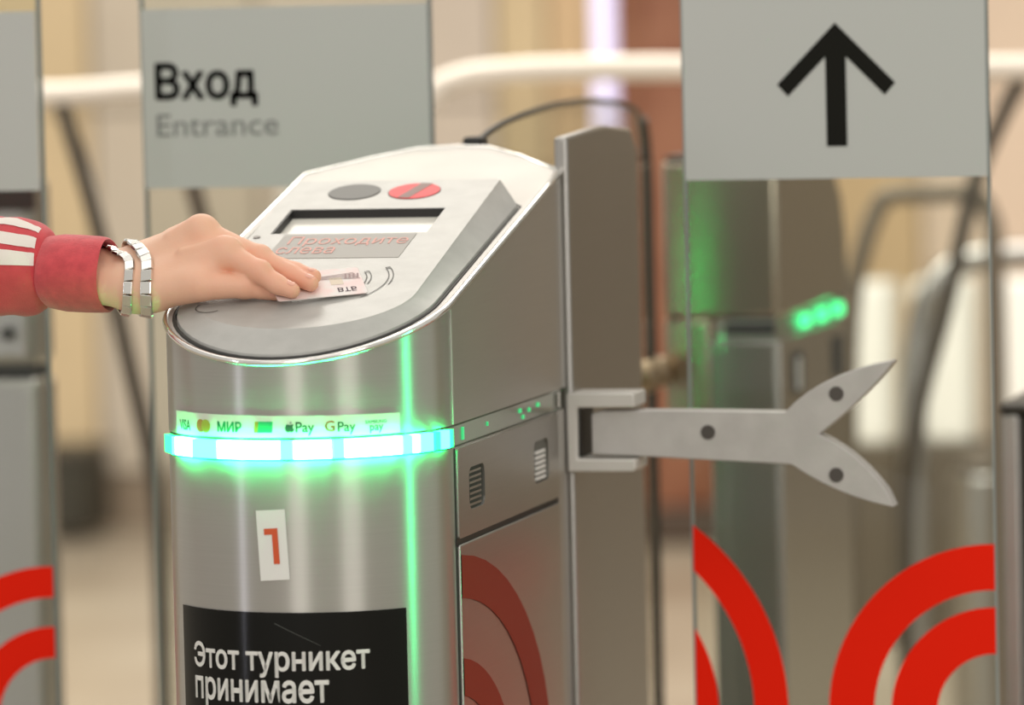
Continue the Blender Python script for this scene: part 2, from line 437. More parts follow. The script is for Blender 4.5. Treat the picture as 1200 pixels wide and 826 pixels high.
# reader console
KB = .28
def rd(x, y, t): return (x, y, 1.0412+KB*(y-.3)+t)
def dshape(hw, yc, y1, cut, n=28, ry=None):
    ry = ry or hw
    Q = [(hw*math.sin(-PI/2+PI*k/n), yc-ry*math.cos(-PI/2+PI*k/n)) for k in range(n+1)]
    Q += [(hw, yc+(y1-cut-yc)*.5), (hw, y1-cut), (hw-cut*.75, y1), (0, y1), (-hw+cut*.75, y1), (-hw, y1-cut), (-hw, yc+(y1-cut-yc)*.5)]
    return Q
top = dshape(.1055, .130, .464, .004, ry=.096)
out_ = dshape(.125, .132, .492, .035, ry=.126)
disp = [(-.087, .303), (.071, .303), (.071, .376), (-.087, .376)]
n = len(top)
lo = [(x, y, zr(y)-.004) for x, y in out_]
mid = [(x*.992, .2+(y-.2)*.992, min(zr(y)+.004, rd(0, y, -.0035)[2])) for x, y in out_]
hi = [rd(x, y, -.0015) for x, y in shrink(top, 1.012)]
hi2 = [rd(x, y, 0) for x, y in top]
b = MB().rings([lo, mid, hi, hi2], caps=False).sheet(top, [disp], rd, 0.).walls(disp, rd, 0, -.009)
rc = b.build('reader_console', PLASTIC, ts, smooth=28, fix=True)
MB().loop_tube([(x*1.012, .2+(y-.2)*1.012, zr(y)+.0002) for x, y in out_], .0020, 6).build('console_gasket', DARK, ts, smooth=80)
MB().sheet(disp, [], rd, -.0085).build('display_screen', SCREEN, rc, smooth=0)
b = MB()
b.prism([(-.087, .3735), (.071, .3735), (.071, .376), (-.087, .376)], rd, -.008, .0002)
b.prism([(-.087, .303), (-.0845, .303), (-.0845, .376), (-.087, .376)], rd, -.008, .0002)
b.build('display_bezel', BLACK, rc, smooth=0)
lb = MB().prism([(-.071, .2295), (.062, .2295), (.062, .299), (-.071, .299)], rd, 0, .0005).build('display_window', LABELG, rc, smooth=0)
b = MB()
lettering(b, 'Проходите', -.061, .059, .269, .290, rd, .0009)
lettering(b, 'слева', -.066, -.008, .242, .257, rd, .0009)
b.build('display_lettering', LABELT, rc, smooth=0, fix=False)
for (cx, cy, m_) in ((-.0357, .4275, INDG), (.0262, .4275, INDR)):
    MB().prism(disc(cx, cy, .0268, .0245), rd, 0, .0004).build('indicator_ring', ENGR, rc, smooth=0)
    MB().prism(disc(cx, cy, .0258, .0235), rd, 0, .0009).build('indicator_light', m_, rc, smooth=0)
MB().prism([(.014, .407), (.026, .405), (.040, .449), (.028, .451)], rd, 0, .0012).build('indicator_stripe', INDG2, rc, smooth=0)
for ro in (.036, .054, .075):
    b = MB(); a = .52
    b.sheet(ringsec(-.006, .160, ro, ro-.0011, -.62, a), [], rd, .0006)
    b.sheet(ringsec(-.006, .160, ro+.0042, ro+.0031, -.1, a), [], rd, .0006)
    b.sheet([(-.006+(ro-.001)*math.cos(a), .160+(ro-.001)*math.sin(a)), (-.006+(ro+.0042)*math.cos(a), .160+(ro+.0042)*math.sin(a)),
             (-.006+(ro+.0042)*math.cos(a+.04), .160+(ro+.0042)*math.sin(a+.04)), (-.006+(ro-.001)*math.cos(a+.04), .160+(ro-.001)*math.sin(a+.04))], [], rd, .0008)
    b.build('wave_mark', ENGR, rc, smooth=0)
MB().sheet(ringsec(-.085, .092, .014, .0128, 2.6, 5.6), [], rd, .0006).build('wave_mark', ENGR, rc, smooth=0)
MB().prism(disc(-.098, .293, .0036, n=12), rd, 0, .0008).build('screw', BOLT, rc, smooth=0)

# payment strip
def cu_patch(mb, u0, u1, z00, z01, z10, z11, t, n=40):
    A = [cyl(u0+(u1-u0)*k/n, z00+(z10-z00)*k/n, t) for k in range(n+1)]; B = [cyl(u0+(u1-u0)*k/n, z01+(z11-z01)*k/n, t) for k in range(n+1)]
    return mb.add(A+B, [(k, k+1, n+2+k, n+1+k) for k in range(n)])
ps = cu_patch(MB(), -.1245, .1237, .8692, .8905, .8692, .8875, .0007).build('payment_sticker', STICK, ts, fix=False)
for body, a0, a1, z0, z1, bo in (('VISA', -.1145, -.0945, .8735, .8825, .02), ('Pay', .0225, .0395, .8738, .8830, .015), ('Pay', .0610, .0775, .8734, .8822, .01),
                               ('SAMSUNG', .0870, .1085, .8795, .8822, .02), ('pay', .0915, .1050, .8728, .8775, .01)):
    b = MB(); lettering(b, body, a0, a1, z0, z1, cyl, .0013, bo); b.build('payment_lettering', INK, ps, smooth=0, fix=False)
b = MB()
ap = [(0, .25), (.12, .1), (.3, 0), (.5, .08), (.7, 0), (.88, .1), (1, .28), (.85, .42), (.84, .58), (.96, .68), (.8, .78), (.62, .74), (.5, .7), (.38, .74), (.2, .78), (.05, .66), (-.02, .45)]
b.sheet([(.0128+x*.0085, .8736+y*.0098) for x, y in ap], [], cyl, .0013)
b.sheet([(.0128+x*.0085, .8736+y*.0098) for x, y in [(.5, .8), (.56, .95), (.72, 1.04), (.7, .9)]], [], cyl, .0013)
b.build('payment_logo', INK, ps, smooth=0, fix=False)
b = MB(); b.sheet(disc(-.0785, .8785, .0060), [], cyl, .0013); b.build('payment_logo', INKR, ps, smooth=0, fix=False)
b = MB(); b.sheet(disc(-.0712, .8785, .0060), [], cyl, .0015); b.build('payment_logo', INKY, ps, smooth=0, fix=False)
b = MB(); lettering(b, 'МИР', -.0565, -.0295, .8740, .8825, cyl, .0013, .03); b.build('payment_logo', INKG, ps, smooth=0, fix=False)
b = MB(); b.sheet([(-.0135, .8735), (.0005, .8735), (.0015, .8838), (-.0125, .8838)], [], cyl, .0013); b.build('payment_logo', INKG, ps, smooth=0, fix=False)
b = MB(); b.sheet([(-.0170, .8735), (-.0135, .8735), (-.0125, .8838), (-.0160, .8838)], [], cyl, .0013); b.build('payment_logo', INKY, ps, smooth=0, fix=False)
b = MB(); lettering(b, 'G', .0492, .0582, .8740, .8833, cyl, .0013, .015); b.build('payment_logo', INKR, ps, smooth=0, fix=False)
# number sticker (slightly tilted)
def tilt(u, v, t):
    a = math.radians(2.8); x, y = u*math.cos(a)-v*math.sin(a), u*math.sin(a)+v*math.cos(a)
    return cyl(-.0020+x, .7698+y, t)
b = MB()
for k in range(6): 
    a0, a1 = -.0140+.028*k/6, -.0140+.028*(k+1)/6
    b.add([tilt(a0, -.0325, .0008), tilt(a1, -.0325, .0008), tilt(a1, .0325, .0008), tilt(a0, .0325, .0008)], [(0, 1, 2, 3)])
ns = b.build('number_sticker', WHITE, ts, fix=False)
MB().sheet([(.0002, -.0175), (.0058, -.0175), (.0058, .0155), (-.0072, .0155), (-.0072, .0098), (.0002, .0098)], [], tilt, .0014).build('numeral', ORANGE, ns, smooth=0, fix=False)
# black notice
bs = cu_patch(MB(), -.1205, .1255, .42, .7085, .42, .7062, .0008, 60).build('notice_sticker', STICKB, ts, fix=False)
b = MB(); lettering(b, 'Этот турникет', -.0980, .0857, .6540, .6748, cyl, .0016, .022)
lettering(b, 'принимает', -.0975, .0470, .6245, .6405, cyl, .0016, .022)
b.build('notice_lettering', WHITE, bs, smooth=0, fix=False)
b = MB()
for k in range(8):
    q0, q1 = k/8, (k+1)/8; A0 = (-.002+.042*q0, .6978-.021*q0); A1 = (-.002+.042*q1, .6978-.021*q1); wd_ = .0007*(1-.4*q0)
    b.add([cyl(A0[0], A0[1]-wd_, .0012), cyl(A1[0], A1[1]-wd_, .0012), cyl(A1[0], A1[1], .0012), cyl(A0[0], A0[1], .0012)], [(0, 1, 2, 3)])
b.build('scratch', mat('scratch', lin(.30, .31, .30), .5), bs, smooth=0, fix=False)

# steel plate beside the head, arm bracket and forked arm
MB().prism([(.600, 0), (.600, 1.124), (.78, 1.131), (.90, 1.124), (.93, 1.10), (.93, 0)], lambda y, z, x: (x, y, z), .128, .1425).build('side_plate', STEEL_DARK, ts, bevel=.004)
def arm3(x, z, t): return (x, .62+t, z)
MB().prism([(.137, .781), (.2055, .781), (.2085, .784), (.2085, .794), (.1475, .7945), (.148, .8472), (.2085, .8472), (.2085, .862), (.137, .862)], arm3, -.028, .028).build('arm_bracket', CAST_L, ts, bevel=.002)
MB().box((.1435, .60, .7955), (.1495, .66, .8462)).build('bracket_socket', BLACK, ts, smooth=0)
def qb(p0, p1, p2, n=7):
    return [tuple((1-t)**2*a+2*t*(1-t)*bb+t*t*c for a, bb, c in zip(p0, p1, p2)) for t in [k/n for k in range(n)]]
arm = [(.1600, .7987), (.1600, .8395)]
arm += qb((.170, .8425), (.255, .8435), (.362, .8405))
arm += qb((.362, .8405), (.398, .8800), (.4729, .8925)) + [(.4729, .8925)]
arm += qb((.4735, .8905), (.446, .855), (.396, .8180))
arm += qb((.396, .8180), (.442, .797), (.4735, .7470)) + [(.4720, .7440)]
arm += qb((.468, .7445), (.405, .757), (.352, .7987))
ar = MB().prism(arm, arm3, -.014, .014).build('barrier_arm', CAST, ts, bevel=.003)
for x, z in ((.2818, .8204), (.4153, .8592), (.4137, .7765)):
    o = MB().prism(disc(x, z, .0075, n=20), arm3, -.0150, -.010).build('bolt', BOLT, ar, smooth=30)

# ------------------------------------------------------------------ glass wing behind the head, exit post
WX = .012
def wing3(y, z, t): return (WX+t, y, z)
wg = thing('glass_wing', (WX, 1.15, 0), 'clear glass wing panel with rounded top and dark edge behind the turnstile head', 'glass panel')
wo = [(.705, .0), (.705, 1.108), (.746, 1.1177), (.79, 1.1253), (.86, 1.1335), (.943, 1.1394), (1.03, 1.144), (1.10, 1.1466), (1.21, 1.1475), (1.30, 1.1463), (1.42, 1.1405), (1.50, 1.132), (1.545, 1.118), (1.558, 1.095), (1.565, 1.06), (1.567, .9), (1.567, 0)]
MB().prism(wo, wing3, -.004, .004).build('pane', GLASSW, wg, smooth=20)
MB().tube([(WX, y, z) for y, z in wo[2:13]], .0035, 8).build('edge_trim', DARKRUB, wg)
MB().tube([(WX, y, z) for y, z in wo[12:]], .0075, 8).build('end_trim', DARKRUB, wg)
MB().box((WX-.010, .714, 1.090), (WX+.010, .748, 1.1225)).build('edge_clip', BLACK, wg, bevel=.004)
for y in (1.49, 1.555):
    MB().tube([(WX+.005, y, .812), (WX+.020, y, .812), (WX+.024, y, .812)], [.019, .019, .014], 16).build('glass_clamp', BRASS, wg)
ex = thing('exit_post', (.12, 1.83, 0), 'far steel turnstile post with three green lights seen through the arrow glass', 'turnstile post')
X0, X1, Y0, Y1 = .080, .167, 1.590, 2.06
XU = .024
def prof(poly, a, b2, name, m, par, bev=.012):
    return MB().prism(poly, lambda y, z, x: (x, y, z), a, b2).build(name, m, par, bevel=bev)
prof([(Y0, 0), (Y1, 0), (Y1, .846), (Y0, .846)], X0, X1, 'lower_cabinet', STEEL_POST, ex, .003)
prof([(Y0, .872), (Y1, .872), (Y1-.002, .95), (Y1-.03, 1.005), (Y1-.075, 1.04), (Y1-.13, 1.065), (Y0, 1.065)], XU, X1, 'upper_cabinet', STEEL_REFL, ex, .008)
MB().box((XU+.004, Y0+.004, 1.0645), (X1-.004, Y1-.14, 1.072)).build('dark_top_plate', DARKRUB, ex, bevel=.003)  # dark plate added so the cabinet top does not catch the light
prof([(Y0+.006, .846), (Y1-.006, .846), (Y1-.006, .872), (Y0+.006, .872)], X0+.006, X1-.006, 'light_strip', STEEL_DARK, ex, 0)
for y in (1.77, 1.885, 2.00):
    MB().box((X1-.008, y-.017, .850), (X1+.003, y+.017, .868)).build('led_lamp', LED_F, ex, bevel=.006)
MB().box((XU, Y0+.001, .705), (X0, Y0+.05, .873)).build('side_flap', STEEL_REFL, ex, bevel=.004)
MB().box((X1+.0015, 1.685, .779), (X1+.0035, 1.706, .818)).build('slot_plate', WHITE, ex, smooth=0)
MB().box((.100, Y0-.004, .8545), (.160, Y0+.02, .8675)).build('ticket_slot', BLACK, ex, smooth=0)
MB().box((.098, Y0-.005, .25), (.163, Y0, .8455)).build('front_panel', STEEL_POST, ex, bevel=.002)
for y in (1.70, 1.975):
    MB().box((X1-.004, y-.03, .775), (X1+.002, y+.03, .825)).build('slot', DARK, ex, smooth=0)

# ------------------------------------------------------------------ glass panels with signs
def panel(name, Y, x0, x1, label, zt=1.33):
    t = thing(name, ((x0+x1)/2, Y, 0), label, 'glass panel')
    MB().box((x0, Y, .05), (x1, Y+.010, zt)).build('pane', GLASS, t, smooth=0)
    for x in (x0, x1):
        MB().box((x-.0012, Y, .05), (x+.0012, Y+.010, zt)).build('polished_edge', GEDGE, t, smooth=0)
    MB().box((x0-.01, Y-.03, 0), (x1+.01, Y+.04, .06)).build('base_shoe', STEEL_DARK, t, bevel=.004)
    return t
def onY(Y): return lambda a, b, t: (a, Y-t, b)
# arrow panel
ga = panel('glass_barrier', .75, .2325, .5525, 'glass panel with frosted sign and black up arrow, red arcs below')
f3 = onY(.75)
fa = MB().prism([(.2335, 1.0722), (.5515, 1.0722), (.5515, 1.3295), (.2335, 1.3295)], f3, .0004, .0009).build('sign_film', FILM, ga, smooth=0)
xc = .3950; hw = .0108
arrow = [(xc, 1.2335), (.4572, 1.1700), (.4462, 1.1580), (xc+hw, 1.1945), (xc+hw, 1.1055), (xc-hw, 1.1055), (xc-hw, 1.1945), (.3442, 1.1580), (.3330, 1.1700)]
arrow = [(xc, 1.2335), (.4572, 1.1705), (.4460, 1.1580), (xc+hw, 1.1985), (xc+hw, 1.1055), (xc-hw, 1.1055), (xc-hw, 1.1985), (.3442, 1.1580), (.3330, 1.1705)]
MB().sheet(arrow, [], f3, .0014).build('arrow_print', TEXTD, fa, smooth=0)
for ro, ri in ((.177, .129), (.111, .0625)):
    MB().prism(ringsec(.5520, .514, ro, ri, PI/2, 3*PI/2), f3, .0004, .0009).build('red_arc', RED, ga, smooth=0)
cx_ = .0875
for ro, ri in ((.2445, .2080), (.1700, .1340)):
    lo_ = math.acos((.2335-cx_)/ro); li_ = math.acos(min(1, (.2335-cx_)/ri))
    MB().prism(ringsec(cx_, .514, ro, max(ri, .146), -lo_, lo_, -li_, li_), f3, .0004, .0009).build('red_arc', RED, ga, smooth=0)
# entrance panel
ge = panel('glass_barrier', .90, -.4085, -.0800, 'glass panel with frosted Entrance sign left of the turnstile head')
f3 = onY(.90)
fe = MB().prism([(-.4075, 1.0665), (-.081, 1.0665), (-.081, 1.2640), (-.4075, 1.2640)], f3, .0004, .0009).build('sign_film', FILM, ge, smooth=0)
b = MB(); lettering(b, 'Вход', -.3935, -.2755, 1.1655, 1.2010, f3, .0014, .03); b.build('sign_lettering', TEXTD, fe, smooth=0)
b = MB(); lettering(b, 'Entrance', -.3925, -.2530, 1.1240, 1.1480, f3, .0014, .0); b.build('sign_lettering', TEXTG, fe, smooth=0)
# left panel
gl = panel('glass_barrier', .75, -.800, -.4765, 'glass panel at the left picture edge, plain frosted sign above two red arcs')
f3 = onY(.75)
MB().prism([(-.799, 1.0718), (-.4785, 1.0718), (-.4785, 1.2650), (-.799, 1.2650)], f3, .0004, .0009).build('sign_film', FILM, gl, smooth=0)
for ro, ri in ((.166, .132), (.100, .066)):
    MB().prism(ringsec(-.477, .498, ro, ri, PI/2, 3*PI/2), f3, .0004, .0009).build('red_arc', RED, gl, smooth=0)
# steel cabinet behind left panel
cb = thing('steel_cabinet', (-.87, 1.54, 0), 'steel cabinet behind the left glass panel, cut by the picture edge', 'cabinet')
MB().box((-1.02, 1.5, 0), (-.752, 1.58, .812)).build('lower_cabinet', STEEL_SIDE, cb, bevel=.01)
MB().box((-1.01, 1.51, .812), (-.760, 1.57, .826)).build('joint', DARK, cb, smooth=0)
MB().box((-1.02, 1.5, .826), (-.752, 1.58, 1.062)).build('upper_cabinet', STEEL_SIDE, cb, bevel=.015)
MB().tube([(-.787, 1.49, .868), (-.787, 1.502, .868)], .008, 14).build('lock', DARK, cb)
MB().box((-.90, 1.494, 1.02), (-.748, 1.505, 1.05)).build('top_slot', DARK, cb, smooth=0)

# ------------------------------------------------------------------ hand rails and hoops
def smoothpath(pts, n=6):
    P = [Vector(p) for p in pts]; out = []
    for i in range(len(P)-1):
        a, b_, c, d = P[max(i-1, 0)], P[i], P[i+1], P[min(i+2, len(P)-1)]
        for k in range(n):
            t = k/n
            out.append(.5*((2*b_)+(c-a)*t+(2*a-5*b_+4*c-d)*t*t+(3*b_-a-3*c+d)*t**3))
    out.append(P[-1]); return out
t = thing('handrail', (-1.3, 2.62, 0), 'ivory handrail on dark curved post at upper left, left of the Entrance sign', 'railing')
MB().tube(smoothpath([(-2.2, 2.40, 1.130), (-1.6, 2.53, 1.137), (-1.1324, 2.6294, 1.143), (-.9868, 2.6662, 1.149), (-.86, 2.70, 1.150), (-.80, 2.715, 1.135), (-.785, 2.72, 1.08), (-.785, 2.72, .5), (-.785, 2.72, 0)]), .0185, 14).build('rail', RAIL, t)
MB().tube(smoothpath([(-1.1, 2.637, 1.132), (-1.0546, 2.6366, .9688), (-1.0075, 2.6334, .7557), (-.9722, 2.6299, .5803), (-.9622, 2.62, .40), (-.9622, 2.609, 0)]), .0125, 12).build('post', POSTD, t)
MB().tube(smoothpath([(-.95, 2.69, 1.14), (-.9113, 2.6743, .9965), (-.86, 2.67, .79), (-.84, 2.66, .5), (-.84, 2.66, 0)]), .0125, 12).build('post', POSTD, t)
t = thing('handrail', (-.1, 2.86, 0), 'ivory handrail bending down behind the Entrance sign, running behind turnstile and arrow sign', 'railing')
MB().tube(smoothpath([(-.605, 2.76, 0), (-.605, 2.76, .9), (-.597, 2.765, 1.07), (-.5707, 2.7689, 1.131), (-.5439, 2.7768, 1.150), (-.4832, 2.7926, 1.1605), (-.3376, 2.8291, 1.1635), (0, 2.91, 1.156), (.2143, 2.9657, 1.150), (.5, 3.03, 1.150), (.8, 3.1, 1.15)]), .0185, 14).build('rail', RAIL, t)
MB().tube([(.66, 3.07, 1.14), (.66, 3.07, 0)], .0125, 12).build('post', POSTD, t)
MB().tube(smoothpath([(.265, 2.99, 1.14), (.196, 2.98, .99), (.150, 2.98, .81), (.105, 2.98, .6515), (.083, 2.98, .5057), (.078, 2.98, .30), (.078, 2.98, 0)]), .0120, 12).build('post', POSTD, t)
hoops = []
t = thing('barrier_hoop', (.06, 3.44, 0), 'dark rounded barrier hoop seen through the glass below the arrow sign', 'barrier')
MB().tube(smoothpath([(-.085, 3.40, 0), (-.080, 3.40, .45), (-.072, 3.40, .75), (-.0508, 3.40, .86), (-.026, 3.41, .93), (-.0049, 3.4135, .948), (.06, 3.43, .949), (.118, 3.4439, .946), (.1411, 3.4476, .9166), (.1511, 3.4454, .8498), (.152, 3.445, .5), (.152, 3.445, 0)]), .015, 12).build('tube', POSTH, t)
t = thing('barrier_hoop', (.13, 3.7, 0), 'grey steel barrier hoop right of the forked arm, lower than the dark one', 'barrier')
MB().tube(smoothpath([(-.010, 3.60, 0), (-.008, 3.60, .55), (.002, 3.61, .72), (.026, 3.615, .790), (.075, 3.63, .832), (.19, 3.66, .842), (.30, 3.69, .842), (.36, 3.70, .80), (.37, 3.7, .70), (.37, 3.7, 0)]), .021, 12).build('tube', TUBE, t)
# white boxes put in to give the bright blurred highlights
WB = mat('patch_white', lin(.96, .955, .93), .35)
for x0, x1, y, lab in ((-.425, -.345, 5.35, 'narrow white box filling a bright patch behind the upper tip of the forked arm'), (-.312, -.193, 5.40, 'wider white box filling a bright patch inside the grey barrier hoop'), (-.165, -.02, 5.44, 'white box filling a bright patch at the right picture edge behind glass edge')):
    t = thing('white_patch_box', ((x0+x1)/2, y+.06, 0), lab, 'stand', None)
    MB().box((x0, y, .385), (x1, y+.12, .70)).build('white_patch', WB, t, bevel=.012)
    MB().box((x0-.01, y-.01, 0), (x1+.01, y+.13, .385)).build('dark_base', mat('dark_base', lin(.36, .32, .26), .5), t, bevel=.01)
# low steel barrier
t = thing('low_barrier', (.22, 3.95, 0), 'low dull steel barrier box behind the red arcs at lower right', 'barrier')
MB().prism([(.0, 3.9), (.05, 3.82), (.14, 3.80), (.24, 3.82), (.30, 3.9), (.30, 4.3), (.0, 4.3)], lambda a, b2, z: (a, b2, z), 0, .47).build('barrier_body', STEEL_DARK, t, bevel=.01)
MB().prism([(.01, 3.905), (.055, 3.83), (.14, 3.812), (.235, 3.83), (.29, 3.905), (.29, 4.29), (.01, 4.29)], lambda a, b2, z: (a, b2, z), .47, .485).build('barrier_top', POSTD, t, bevel=.004)
t = thing('steel_gate_post', (.54, 1.4, 0), 'dark steel gate post at the right picture edge beside the arrow glass', 'post')
MB().box((.478, 1.3, 0), (.499, 1.5, .78)).build('post_body', STEEL_DARK, t, bevel=.004)
MB().box((.499, 1.31, 0), (.60, 1.49, .775)).build('infill_panel', DARKRUB, t, smooth=0)
MB().box((.476, 1.297, .78), (.603, 1.503, .792)).build('post_cap', DARKRUB, t, bevel=.005)

# ------------------------------------------------------------------ bank card
C1 = Vector((.0600, .1250, .9938)); cv = Vector((-.02227, .04396, .02208)); ce = Vector((-.07722, -.03661, -.00501))
cn = Vector((.12716, -.39296, .91072))
def card3(a, b2, t): return tuple(C1+ce*a+cv*b2+cn*t)
def crr(a0, a1, b0, b1, ra, rb, n=5):
    o_ = []
    for cx, cy, s in ((a1-ra, b0+rb, -PI/2), (a1-ra, b1-rb, 0), (a0+ra, b1-rb, PI/2), (a0+ra, b0+rb, PI)):
        for k in range(n+1): o_.append((cx+ra*math.cos(s+PI/2*k/n), cy+rb*math.sin(s+PI/2*k/n)))
    return o_
CARDM = mat('pink_card', lin(.93, .83, .82), .35, noise=(lin(.90, .89, .88), 55))
cd = MB().prism(crr(0, 1, 0, 1, .037, .058), card3, -.0004, .0004).build('bank_card', CARDM, smooth=30)
tag(cd, 'pale pink bank card pressed on the reader under the fingertips', 'card')
def cl_(a, b2, t): return card3(a, b2, t)
MB().sheet([(.22, .40), (.36, .40), (.36, .66), (.22, .66)], [], cl_, .0006).build('card_emblem', mat('card_sand', lin(.86, .80, .72), .4), cd, smooth=0)
b = MB()
lettering(b, 'ВТБ', -.31, -.10, -.27, -.13, lambda a, b2, t: card3(-a, -b2, t), .0007, .01)
b.build('card_lettering', mat('card_ink', lin(.55, .46, .52), .5), cd, smooth=0, fix=False)
b = MB()
for k in range(6):
    q = [(.02+.03*k*.3, .56+.045*k), (.50, .62+.02*k), (.50, .63+.02*k), (.02+.03*k*.3, .575+.045*k)]
    b.sheet(q, [], cl_, .0006)
for k in range(4):
    q = [(.03+.045*k, .60), (.055+.045*k, .60), (.035+.045*k, .76), (.015+.045*k, .76)]
    b.sheet(q, [], cl_, .0007)
b.build('card_pattern', mat('card_line', lin(.62, .52, .52), .5), cd, smooth=0)
MB().sheet([(.55, .90), (.98, .90), (.96, .99), (.55, .99)], [], cl_, .0006).build('card_corner', mat('card_yellow', lin(.90, .80, .45), .4), cd, smooth=0)

# ------------------------------------------------------------------ person: hand and forearm as one surface
SKIN = bpy.data.materials.new('skin'); SKIN.use_nodes = True
nt = SKIN.node_tree; p = nt.nodes['Principled BSDF']
tc = nt.nodes.new('ShaderNodeTexCoord'); n1 = nt.nodes.new('ShaderNodeTexNoise'); n1.inputs['Scale'].default_value = 28; n1.inputs['Detail'].default_value = 3
nt.links.new(tc.outputs['Object'], n1.inputs['Vector'])
sx = nt.nodes.new('ShaderNodeSeparateXYZ'); nt.links.new(tc.outputs['Object'], sx.inputs[0])
mr = nt.nodes.new('ShaderNodeMapRange'); mr.inputs[1].default_value = -.13; mr.inputs[2].default_value = .01
nt.links.new(sx.outputs[0], mr.inputs[0])
ad = nt.nodes.new('ShaderNodeMath'); ad.operation = 'MULTIPLY_ADD'; ad.inputs[1].default_value = .55
nt.links.new(mr.outputs[0], ad.inputs[0])
ms = nt.nodes.new('ShaderNodeMath'); ms.operation = 'MULTIPLY'; ms.inputs[1].default_value = .5
nt.links.new(n1.outputs['Fac'], ms.inputs[0]); nt.links.new(ms.outputs[0], ad.inputs[2])
mx = nt.nodes.new('ShaderNodeMix'); mx.data_type = 'RGBA'
mx.inputs[6].default_value = lin(.92, .765, .655); mx.inputs[7].default_value = lin(.92, .655, .55)
nt.links.new(ad.outputs[0], mx.inputs[0]); nt.links.new(mx.outputs[2], p.inputs['Base Color'])
p.inputs['Roughness'].default_value = .5
p.inputs['Subsurface Weight'].default_value = .12; p.inputs['Subsurface Radius'].default_value = (.006, .002, .001); p.inputs['Subsurface Scale'].default_value = 1.0
n3 = nt.nodes.new('ShaderNodeTexNoise'); n3.inputs['Scale'].default_value = 420
nt.links.new(tc.outputs['Object'], n3.inputs['Vector'])
bp = nt.nodes.new('ShaderNodeBump'); bp.inputs['Strength'].default_value = .12; bp.inputs['Distance'].default_value = .001
nt.links.new(n3.outputs['Fac'], bp.inputs['Height']); nt.links.new(bp.outputs[0], p.inputs['Normal'])

W1 = (-.165, .116, 1.001); W2 = (-.165, .148, 1.017); WM = (-.165, .132, 1.010)
F1 = (-.285, .126, 1.010); F2 = (-.285, .150, 1.020)
iM = (-.0745, .109, 1.0345); iP = (-.0375, .0985, 1.0158); iD = (-.0198, .0955, 1.0045); iT = (-.0045, .0930, .9985)
mM = (-.1040, .131, 1.0525); mP = (-.0450, .1250, 1.0285); mD = (-.0130, .1170, 1.0125); mT = (.0090, .1096, 1.0040)
rM = (-.1130, .150, 1.0500); rP = (-.0510, .1400, 1.0260); rD = (-.0120, .1310, 1.0140); rT = (.0080, .1240, 1.0098)
pM = (-.1200, .168, 1.0420); pP = (-.0760, .1580, 1.0255); pD = (-.0420, .1480, 1.0210); pT = (-.0235, .1400, 1.0160)
tC = (-.1440, .106, .9995); tM = (-.0920, .0910, 1.0040); tI = (-.0540, .1020, 1.0030); tT = (-.0260, .1110, .9955)
def g(v): return np.array(v)
hx0, hx1, hy0, hy1, hz0, hz1, h = -.29, .022, .070, .196, .960, 1.078, .0016
gx = np.arange(hx0, hx1, h, dtype=np.float32); gy = np.arange(hy0, hy1, h, dtype=np.float32); gz = np.arange(hz0, hz1, h, dtype=np.float32)
GX, GY, GZ = np.meshgrid(gx, gy, gz, indexing='ij')
def cone(a, b_, ra, rb):
    a, b_ = g(a), g(b_); d = b_-a; L = float(d@d)
    t = np.clip(((GX-a[0])*d[0]+(GY-a[1])*d[1]+(GZ-a[2])*d[2])/L, 0, 1)
    q = np.sqrt((GX-a[0]-t*d[0])**2+(GY-a[1]-t*d[1])**2+(GZ-a[2]-t*d[2])**2)
    return q-(ra+(rb-ra)*t)
def smin(a, b_, k):
    hh = np.clip(.5+.5*(b_-a)/k, 0, 1)
    return b_+(a-b_)*hh-k*hh*(1-hh)
def chain(pts, rs, k=.004):
    d = None
    for i in range(len(pts)-1):
        c = cone(pts[i], pts[i+1], rs[i], rs[i+1]); d = c if d is None else smin(d, c, k)
    return d
palm = smin(cone(F1, W1, .0170, .0195), cone(F2, W2, .0180, .0205), .02)
for a, b_, ra, rb in ((W1, iM, .020, .0130), (WM, mM, .021, .0130), (W2, mM, .021, .0128), (W2, rM, .021, .0128), (W2, pM, .020, .0115),
                      ((-.12, .132, 1.018), (-.088, .122, 1.030), .014, .010)):
    palm = smin(palm, cone(a, b_, ra, rb), .014)
palm = smin(palm, cone((-.100, .094, 1.008), (-.080, .104, 1.026), .011, .011), .012)
palm = smin(palm, cone((-.074, .114, 1.013), (-.046, .112, 1.010), .0095, .0085), .003)
thenar = chain([W1, tC, tM], [.019, .0190, .0145], .010)
palm = smin(palm, thenar, .012)
fing = chain([iM, iP, iD, iT], [.0125, .0102, .0091, .0076])
for pts, rs in (([mM, mP, mD, mT], [.0128, .0104, .0092, .0076]), ([rM, rP, rD, rT], [.0122, .0098, .0088, .0072]), ([pM, pP, pD, pT], [.0108, .0086, .0078, .0064])):
    fing = smin(fing, chain(pts, rs), .0012)
# knuckle bumps
for kx in (iM, mM, rM, pM):
    c = g(kx)+g((.004, -.002, .0035)); fing = smin(fing, np.sqrt((GX-c[0])**2+(GY-c[1])**2+(GZ-c[2])**2)-.0108, .008)
for kx, rr_ in ((iP, .0104), (mP, .0106), (rP, .0100)):
    c = g(kx)+g((.001, 0, .0008)); fing = smin(fing, np.sqrt((GX-c[0])**2+(GY-c[1])**2+(GZ-c[2])**2)-rr_, .005)
th = chain([tM, tI, tT], [.0140, .0112, .0076])
th = smin(th, np.sqrt((GX-tI[0])**2+(GY-tI[1])**2+(GZ-tI[2])**2)-.0112, .004)
D = smin(palm, fing, .0075)
D = smin(D, th, .003)
